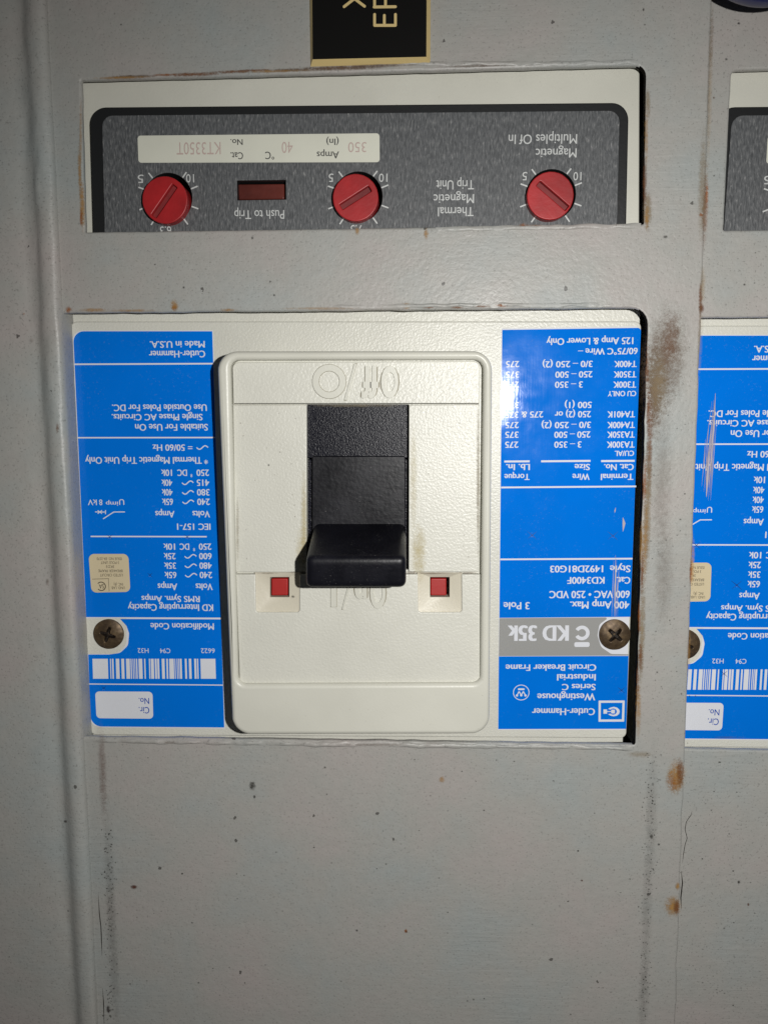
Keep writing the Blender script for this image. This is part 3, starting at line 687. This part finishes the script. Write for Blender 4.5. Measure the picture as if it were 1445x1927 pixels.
def trip_unit(parent):
    zt = -2.0; m = MB(); zh = -3.6
    hole = [(317, 372), (674, 370), (1036.5, 366)]
    holes = [circle(U(x, y, zt), 5.85, 40) for x, y in hole]
    win = px([(446, 339), (538, 338), (538.5, 375), (446.5, 376.5)], zt)
    slab(m, [rquad([(167, 200), (1184, 191), (1177, 520), (176, 520)], zt, 4.0)] + holes + [win], -20, zt - 0.25, 'black', 0.3, 3)
    body = m.build('trip_unit', parent)
    m = MB()
    slab(m, [rquad([(192, 217), (1166, 207.5), (1158.5, 520), (199, 520)], zt, 2.6)] + holes + [win], zt - 0.25, zt + 0.15, 'trip', 0.12, 2)
    z = zt + 0.18
    sheet(m, [rounded(px([(258.8, 254.5), (714, 250), (714.5, 304.5), (260.5, 305.5)], z), .75)], z, 'strip')
    z3 = z + 0.02
    def T(s, xr, xl, yb, yc, mat='tripwhite', bold=0.05, k=0): text(m, s, xr, xl, yb, yc, z3 + k, mat, -0.008, bold)
    T('KT3350T', 415, 332, 266.5, 289.5, 'faint', 0); T('40', 551, 530, 266, 287, 'faint', 0); T('350', 689.3, 655, 266.5, 285.5, 'faint', 0)
    for s, a, b, y, h in (('No.', 456.7, 433.6, 261, 11), ('Cat.', 457.4, 433.6, 285.8, 13), ('°C', 516, 499, 284.6, 14), ('(In)', 637.4, 614, 260, 12), ('Amps', 638, 596, 284.2, 13)): T(s, a, b, y, y + h, 'blacktext', .14)
    T('Multiples Of In', 1086, 957, 251.6, 269.5, k=-.0); T('Magnetic', 1085, 1008, 278.5, 295.5)
    T('Trip Unit', 891.8, 820.8, 338.2, 355.6); T('Magnetic', 892, 815.8, 364.6, 381.6); T('Thermal', 891, 824, 389, 406); T('Push to Trip', 534.8, 440.7, 394.6, 411)
    for (x, y) in hole:
        for a in (52, 20, -20, -54, 128, 160, 200, 234):
            c = U(x, y, z3); ca, sa = math.cos(math.radians(a)), math.sin(math.radians(a)); r1 = 7.7 if a not in (52, 128) else 7.5
            stroke(m, [(c.x + ca * 5.95, c.y + sa * 5.95), (c.x + ca * r1, c.y + sa * r1)], 0.33, z3, 'tripwhite')
    for xr, xl, yb in ((270, 259, 328), (627.5, 618.5, 326), (992, 983, 323)): T('5', xr, xl, yb, yb + 15.5, bold=.0)
    for xr, xl, yb in ((365, 350, 327), (729, 713, 326), (1094, 1079, 323)): T('10', xr, xl, yb, yb + 15.5, bold=.0)
    T('6.3', 322, 301, 425.5, 441, bold=.0); T('7.5', 681, 660, 423, 438, bold=.0); T('7.5', 1046, 1024, 424, 440, bold=0)
    m.build('trip_face', body)
    # dials: red slotted cap standing in its round opening
    for (cx, cy, ax, ay, bx, by, ro) in ((310, 375.5, 328, 350, 290, 405, 5.55), (669, 371, 695, 354.5, 643, 388, 5.5), (1035.5, 367.5, 1014, 345, 1066, 390, 5.55)):
        zk = 0.6; c = U(cx, cy, zk); p, q = U(ax, ay, zk), U(bx, by, zk); d = (q - p).normalized(); half = (q - p).length / 2 + 0.2; mid = (p + q) / 2 - c; nn = Vector((-d.y, d.x, 0)); r = ro - .1
        k = MB(); w = nn * 0.72; e0, e1 = p - d * 0.2, q + d * 0.2
        slab(k, [circle(c, r, 72), rounded([tuple((e0 + w)[:2]), tuple((e1 + w)[:2]), tuple((e1 - w)[:2]), tuple((e0 - w)[:2])], .2, 4)], zk - 1.5, zk, 'red', 0.22, 3)
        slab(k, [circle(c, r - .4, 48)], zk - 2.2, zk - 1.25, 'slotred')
        vs = circle(c, r - .02, 64); n = len(vs)
        k.add([(a, b, zk - 1.3) for a, b in vs] + [(a, b, -6) for a, b in vs], [[i, i + n, (i + 1) % n + n, (i + 1) % n] for i in range(n)], 'red', True)
        k.build('dial', body, 40)
    k = MB(); slab(k, [rounded(px([(448, 346), (535, 345), (535, 374), (449, 375)], zt - 1.7), .3)], zt - 6, zt - 1.7, 'amber', 0.3, 2); k.build('trip_button', body)
    return body

def lever(parent):
    m = MB()
    slab(m, [px([(577, 757), (767, 757), (767, 862), (577, 862)], 3.6)], -1, 3.6, 'grain', 0.2, 2)
    slab(m, [px([(577, 864), (766, 864), (766, 1075), (577, 1075)], 3.0)], -1, 3.0, 'grain', 0.15, 2)
    slab(m, [rquad([(587, 858), (763, 858), (763, 1000), (587, 1000)], 4.3, 0.6)], 3.0, 4.3, 'lever', 0.25, 2)
    sl_ = m.build('slide', None)
    pts = []
    a = [U(590, 986, 4.3), U(763.5, 986, 4.3)]; b = [U(575, 1049, 21), U(764.5, 1049, 21)]; d = [U(574.5, 1108, 19.8), U(764, 1108, 19.8)]; e = [U(590, 1074, 4.0), U(763.5, 1074, 4.0)]
    bm = bmesh.new(); V = [[bm.verts.new(p) for p in q] for q in (a, b, d, e)]
    for i in range(4):
        j = (i + 1) % 4; bm.faces.new((V[i][0], V[i][1], V[j][1], V[j][0]))
    bm.faces.new([V[i][0] for i in (3, 2, 1, 0)]); bm.faces.new([V[i][1] for i in range(4)])
    bmesh.ops.recalc_face_normals(bm, faces=bm.faces)
    es = [x for x in bm.edges if max(v.co.z for v in x.verts) > 8]
    bmesh.ops.bevel(bm, geom=es, offset=1.9, segments=5, profile=0.6, affect='EDGES', clamp_overlap=True)
    bmesh.ops.triangulate(bm, faces=[f for f in bm.faces if len(f.verts) > 4])
    bm.verts.index_update()
    m = MB(); m.add([tuple(v.co) for v in bm.verts], [[v.index for v in f.verts] for f in bm.faces], 'lever', True); bm.free()
    lv = m.build('lever', parent, 50); sl_.parent = lv
    return lv

def breaker(label):
    root = thing('circuit_breaker', label, 'circuit breaker', U(690, 1390, -4.5), 'circuit breakers in the cabinet')
    # moulded case: base, front cover, shoulder behind the trip unit
    m = MB()
    slab(m, [px([(118, 560), (1206, 556), (1172, 1397.5), (150, 1397)], -5.4)], -60, -5.4, 'cream', 0.2, 2)
    slab(m, [rquad([(132, 604.5), (1207, 604), (1178.5, 1390), (170, 1384)], ZC, 1.6)], -5.4, ZC, 'cream', 0.35, 3)
    slab(m, [rquad([(146, 100), (1204, 96), (1202.5, 560), (156, 556)], -3.6, 0.5), px([(215, 240), (1140, 240), (1140, 500), (215, 500)], -3.6)], -60, -3.6, 'cream_smooth', 0.4, 3)
    case = m.build('case', root)
    # raised escutcheon: rim, sunk floor, panels
    m = MB()
    rec = rquad([(432, 677), (910, 676), (904, 1287), (447, 1289)], ZE, [2.0, 2.2, 2.0, 2.0])
    slab(m, [rquad([(407, 660.5), (926.5, 659.5), (921, 1383), (437, 1384)], ZE, 4.6, 10), rec], ZC, ZE, 'cream_smooth', 1.05, 5)
    slot = px([(577, 761), (769, 761), (768.5, 1073), (577, 1073)], 5.2)
    slab(m, [rquad([(425, 670), (915, 670), (910, 1294), (440, 1294)], 4.6, .5), slot, px([(506, 1084), (546.5, 1084), (546.5, 1126), (506, 1126)], 4.6), px([(807, 1084), (848, 1084), (848, 1126), (807, 1126)], 4.6)], 0, 4.6, 'cream', 0, 1)
    pk = lambda x0, x1: [(x0, 1081.5), (x0, 1153), (x1, 1153), (x1, 1081.5)]
    zb = 6.1
    bot = px([(444, 1081), (480.5, 1081)], zb) + [tuple(p) for p in rounded(px([(480.5, 1081), (481.5, 1152.5), (563.5, 1152.5), (563.5, 1081)], zb), [0, .7, .7, 0], 5)] \
        + px([(770, 1081)], zb) + [tuple(p) for p in rounded(px([(786, 1081), (787, 1152.5), (869, 1152.5), (868.5, 1081)], zb), [0, .7, .7, 0], 5)] + px([(903.5, 1081)], zb) \
        + [tuple(p) for p in rounded(px([(903, 1285.5), (451, 1287)], zb), [0, 0])]
    # lower panel with two pockets
    slab(m, [bot], 4.0, zb, 'cream', 0.25, 3)
    top = rquad([(437, 681.5), (903.5, 679), (902.5, 760), (439, 760.5)], 6.1, [1.5, 1.6, .1, .1])
    slab(m, [top], 4.0, 6.1, 'cream', 0.25, 3)
    slab(m, [px([(438.5, 762.5), (577, 762.5), (577, 1077), (443.5, 1077)], 5.7)], 4.0, 5.7, 'cream', 0.2, 2)
    slab(m, [px([(769.5, 762), (902.3, 761), (901, 1076), (769, 1076.5)], 5.7)], 4.0, 5.7, 'cream', 0.2, 2)
    # sloped pockets round the red buttons
    for o4, i4 in (([(479.5, 1077), (565, 1077), (565, 1154), (480.5, 1154)], [(508, 1086), (544.5, 1086), (544.5, 1124), (508, 1124)]), ([(785, 1077), (870, 1077), (870, 1154), (786, 1154)], [(809, 1086), (846, 1086), (846, 1124), (809, 1124)])):
        o = [U(a, b, 5.65) for a, b in o4]; i = [U(a, b, 4.62) for a, b in i4]; w = [Vector((p.x, p.y, 0)) for p in i]
        m.add(o + i + w, [[(k + 1) % 4, k, 4 + k, 4 + (k + 1) % 4] for k in range(4)] + [[4 + (k + 1) % 4, 4 + k, 8 + k, 8 + (k + 1) % 4] for k in range(4)], 'pocket')
    esc = m.build('escutcheon', root, 40)
    # moulded lettering
    def raised(s, xr, xl, yb, yc, z, bold=0.25):
        cu = bpy.data.curves.new('tmp', 'FONT'); cu.body = s; cu.size = 10; cu.offset = bold; cu.extrude = 0.6; cu.bevel_depth = 0.1; cu.resolution_u = 4
        vs, fs = curve_mesh(cu); o = U(xr, yb, z); e = U(xl, yb, z); ux = e - o; up = Vector((-ux.y, ux.x, 0)).normalized() * (U(xr, yc, z) - o).length
        x0 = min(v.x for v in vs); x1 = max(v.x for v in vs)
        m.add([o + ux * ((v.x - x0) / (x1 - x0)) + up * (v.y / CAP) + Vector((0, 0, v.z * 0.5)) for v in vs], fs, 'cream_smooth', True)
        vs, fs = glyphs(s)
        for k in range(10):
            a = 2 * math.pi * k / 10; dv = Vector((math.cos(a) * 0.30, math.sin(a) * 0.30, 0.006 + 0.002 * k)); x0 = min(v.x for v in vs); x1 = max(v.x for v in vs)
            ps = [o + ux * ((v.x - x0) / (x1 - x0)) + up * (v.y / CAP) + dv for v in vs]
            m.add(ps, [f if (ps[f[1]] - ps[f[0]]).cross(ps[f[2]] - ps[f[1]]).z >= 0 else f[::-1] for f in fs], 'groove')  # darker copies spread round the letter as an outline
    z = 6.1
    bars = {'Off': ([(666.5, 684), (671.5, 684), (652.5, 753), (647.5, 753)],), 'On': ([(659, 1086), (663, 1086), (647, 1147), (643, 1147)], [(622.5, 1086), (633.5, 1086), (633.5, 1142), (622.5, 1142)])}
    for word, boxes in (('Off', (('O', 749.8, 717, 691, 746), ('ff', 712, 680, 691, 746))), ('On', (('O', 725.5, 696, 1088, 1142.5), ('n', 690, 667, 1088, 1142.5)))):
        m = MB()
        for q in bars[word]:
            cc = (sum(a for a, b in q) / 4, sum(b for a, b in q) / 4)
            sheet(m, [px([(a + (.8 if a > cc[0] else -.8), b + (.8 if b > cc[1] else -.8)) for a, b in q], z)], z + .008, 'groove')
            slab(m, [rounded(px(q, z), .2)], z - .1, z + .36, 'cream_smooth', .1, 2)
        for bx in boxes: raised(*bx, z)
        if word == 'Off':
            c = U(619.5, 717.8, z)
            for rr in (4.0, 2.45): arc_stroke(m, c, rr, 0.2, z + .01, 'groove', 0, 360, 60)
            slab(m, [circle(c, 4.0), circle(c, 2.45)], z - .1, z + .36, 'cream_smooth', .1, 2)
        m.build('moulded_lettering', esc)
    for x0, x1 in ((510.5, 541.5), (810, 840)):
        k = MB(); slab(k, [rquad([(x0, 1089), (x1, 1089), (x1, 1121), (x0, 1121)], 4.4, .3)], 0, 4.4, 'redbtn', 0.25, 3); k.build('trip_indicator', esc)
    Gm = (148, 138, 116)
    Y = (206, 192, 146)
    stains(esc, 'yellow_stains', [(572, 990, 8, 130, Y, .6), (566, 1040, 14, 60, Y, .45), (788, 1040, 18, 70, Y, .55), (778, 900, 9, 130, Y, .3), (775, 1078, 14, 4, BR, .8), (563, 1077, 30, 3, BR, .4), (500, 1079, 30, 2.5, BR, .4), (880, 1078, 24, 2.5, BR, .6), (812, 1079, 50, 2.5, BR, .4), (520, 1162, 60, 16, Y, .3), (828, 1162, 60, 16, Y, .3), (670, 763, 110, 4, Gm, .5), (900, 900, 5, 190, Gm, .6), (447, 1000, 4, 90, Gm, .4), (640, 1200, 120, 60, Y, .12)], 5.78)
    stains(esc, 'grime_stains', [(506, 875, 2, 3, DK, .7), (552, 1123, 4, 3, DK, .8), (600, 1010, 3, 3, DK, .4), (512, 756, 3, 4, BR, .5), (690, 850, 3, 3, BR, .3)] + [(rs.uniform(450, 570), rs.uniform(770, 1060), 1.4, 1.8, BR, .6) for _ in range(14)] + [(rs.uniform(780, 895), rs.uniform(770, 1060), 1.4, 1.8, BR, .5) for _ in range(14)], 5.8)
    rating_label(root); approval_sticker(root); catalogue_label(root); trip_unit(root); lever(root)
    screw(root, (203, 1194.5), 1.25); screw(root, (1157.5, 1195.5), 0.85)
    return root

b1 = breaker('cream breaker framed whole by the cover, black lever between two blue labels')
# ---- the neighbour: the same breaker, copied with all its parts, one bay to the right
def copy_tree(o, parent=None):
    c = o.copy(); S.collection.objects.link(c)
    if parent is not None: c.parent = parent
    for ch in list(o.children): copy_tree(ch, c)
    return c
settle(b1)
b2 = copy_tree(b1)
sh = U(1361.6, 1378.6, ZC) - U(287.5, 1353, ZC); sh2 = U(1340, 979.5, ZC) - U(234, 963.5, ZC); sh = (sh + sh2) / 2
b2.matrix_world = Matrix.Translation(RX @ Vector((sh.x / 1000, sh.y / 1000, -0.0012))) @ b1.matrix_world
for ch in b2.children:
    if ch.name.startswith('trip_unit'): ch.location.x -= 0.0004
b2['label'] = 'breaker at the right border, showing only part of its scratched blue label and grey face'

# damage that differs from one breaker to the other
def marks(root, strokes_, name='scrape_mark'):
    m = MB()
    for pts, w, mat, z in strokes_: stroke(m, px(pts, z), w, z, mat, True)
    o = m.build(name, root); o['kind'] = 'stuff'
    # modelled in panel coordinates: bring into the thing's own frame
    o.matrix_world = RX.copy() if root is None else RX
    inv = (Matrix.Translation(root.location) @ RX).inverted() if root else Matrix()
    o.matrix_parent_inverse = Matrix(); o.matrix_basis = inv @ RX
    return o
zl = ZC + 0.13
def dent(x, y, r=9, w=0.13):
    return [([(x - r, y - r * .8), (x, y), (x + r, y + r * .9)], w, 'dent', zl), ([(x - r * .9, y + r * .7), (x + 1, y), (x + r, y - r * .8)], w, 'dent', zl + .005), ([(x - 3, y + 3), (x + 3, y + 3.5)], w * .8, 'scrape', zl + .01)]
ss = []
for x in (1152, 1156, 1158.5, 1160.5, 1163):
    ss.append(([(x + 2 + rs.uniform(-1, 1), 1050 + rs.uniform(0, 40)), (x + rs.uniform(-1, 1), 1110), (x - 1, 1161)], rs.uniform(.08, .22), 'scrape', zl + .004 * len(ss)))
ss += [([(1158, 1045), (1157.5, 1100), (1156.5, 1162)], .3, 'scrape', zl), ([(1172, 974), (1174, 985), (1172, 1000)], .75, 'scrape', zl), ([(1158.5, 955), (1157, 961), (1156.5, 965)], .35, 'scrape', zl)]
ss += dent(1001, 1007) + dent(1153, 1008, 10) + dent(1169, 1299, 7) + dent(206, 1010, 6) + dent(352, 1010, 6) + dent(282, 1082, 5) + dent(195, 1295, 5)
marks(b1, ss)
zs = zl - 1.1
zl = zs
ss = []
for k in range(16):
    x = 1331 + rs.gauss(0, 4); y1 = rs.uniform(880, 945); top = rs.uniform(735, 850); f = (930 - top) / 200
    ss.append(([(x + 15 * f + rs.uniform(-2, 2), top), (x + 8 * f, (top + y1) / 2), (x, y1)], rs.uniform(.07, .2), 'scrape', zs + .003 * k))
ss += [([(1334, 850), (1331, 900), (1329, 935)], .6, 'scrape', zs + .06), ([(1346, 740), (1343, 800), (1337, 870)], .5, 'scrape', zs + .065)]
ss += dent(1310, 1026, 8) + dent(1386, 1101, 10) + dent(1362, 1268, 7)
marks(b2, ss)

# ------------------------------------------------------------------ engraved nameplate
npl = thing('nameplate', 'black engraved nameplate with a cream bevelled edge, screwless, above the upper cut-out', 'nameplate', U(695, 118, 0))
npl['label'] = 'black engraved nameplate with cream edge at the top of the grey cover'
m = MB(); z0, z1 = 0.02, 1.5
o4 = [U(576, -420, z0), U(812, -424, z0), U(809.6, 118.6, z0), U(584.2, 124.5, z0)]
i4 = [U(584, -400, z1), U(805, -404, z1), U(802.2, 106, z1), U(588.2, 110.8, z1)]
m.add(o4 + i4, [[(k + 1) % 4, k, 4 + k, 4 + (k + 1) % 4] for k in range(4)] + [[7, 6, 5, 4]], 'brass')
m.build('bevelled_backing', npl)
m = MB(); sheet(m, [[tuple(p[:2]) for p in i4]], z1 + .01, 'plate'); m.build('black_face', npl)
m = MB(); z = z1 + .03
N = lambda a, b: U(560 + a / 5.352, b / 5.352, z)
def eng(a, b, k):
    stroke(m, [N(*a), N(*b)], .62, z + .004 * k, 'brass'); sheet(m, [circle(N(*a), .31, 14)], z + .004 * k + .002, 'brass'); sheet(m, [circle(N(*b), .31, 14)], z + .004 * k + .003, 'brass')
segs = [((775, 250), (985, 250)), ((775, 250), (775, 140)), ((873, 250), (873, 150)), ((985, 250), (985, 140)), ((770, 65), (985, 62)), ((775, 62), (775, -50)), ((885, 62), (885, -40)),
        ((468, 62), (674, -98)), ((674, 58), (468, -98))]
for k, (a, b) in enumerate(segs): eng(a, b, k)
m.build('engraved_letters', npl)
settle(npl)

# ------------------------------------------------------------------ blue cap at the upper right corner
cap = thing('push_button', 'round navy blue cap with a black collar at the top right corner', 'push button', U(1450, -125, 0))
c = U(1450, 14, 11); c.y += 18.9
def lathe(m, prof, mat, n=72):
    vs, fs = [], []
    for r, z in prof:
        for k in range(n): vs.append((c.x + r * math.cos(2 * math.pi * k / n), c.y + r * math.sin(2 * math.pi * k / n), z))
    for i in range(len(prof) - 1):
        for k in range(n): fs.append([i * n + k, i * n + (k + 1) % n, (i + 1) * n + (k + 1) % n, (i + 1) * n + k])
    m.add(vs, fs, mat, True)
m = MB(); lathe(m, [(11, -1.8), (11, 6.5), (10, 7), (2, 7)], 'black'); m.build('collar', cap)
m = MB(); lathe(m, [(2, 6.5), (15, 6.5), (17.0, 7.2), (17.7, 9), (17.8, 11), (17.4, 12.5), (16, 14), (12, 15.2), (6, 15.8), (0.01, 16)], 'navy'); m.build('cap', cap)
settle(cap)
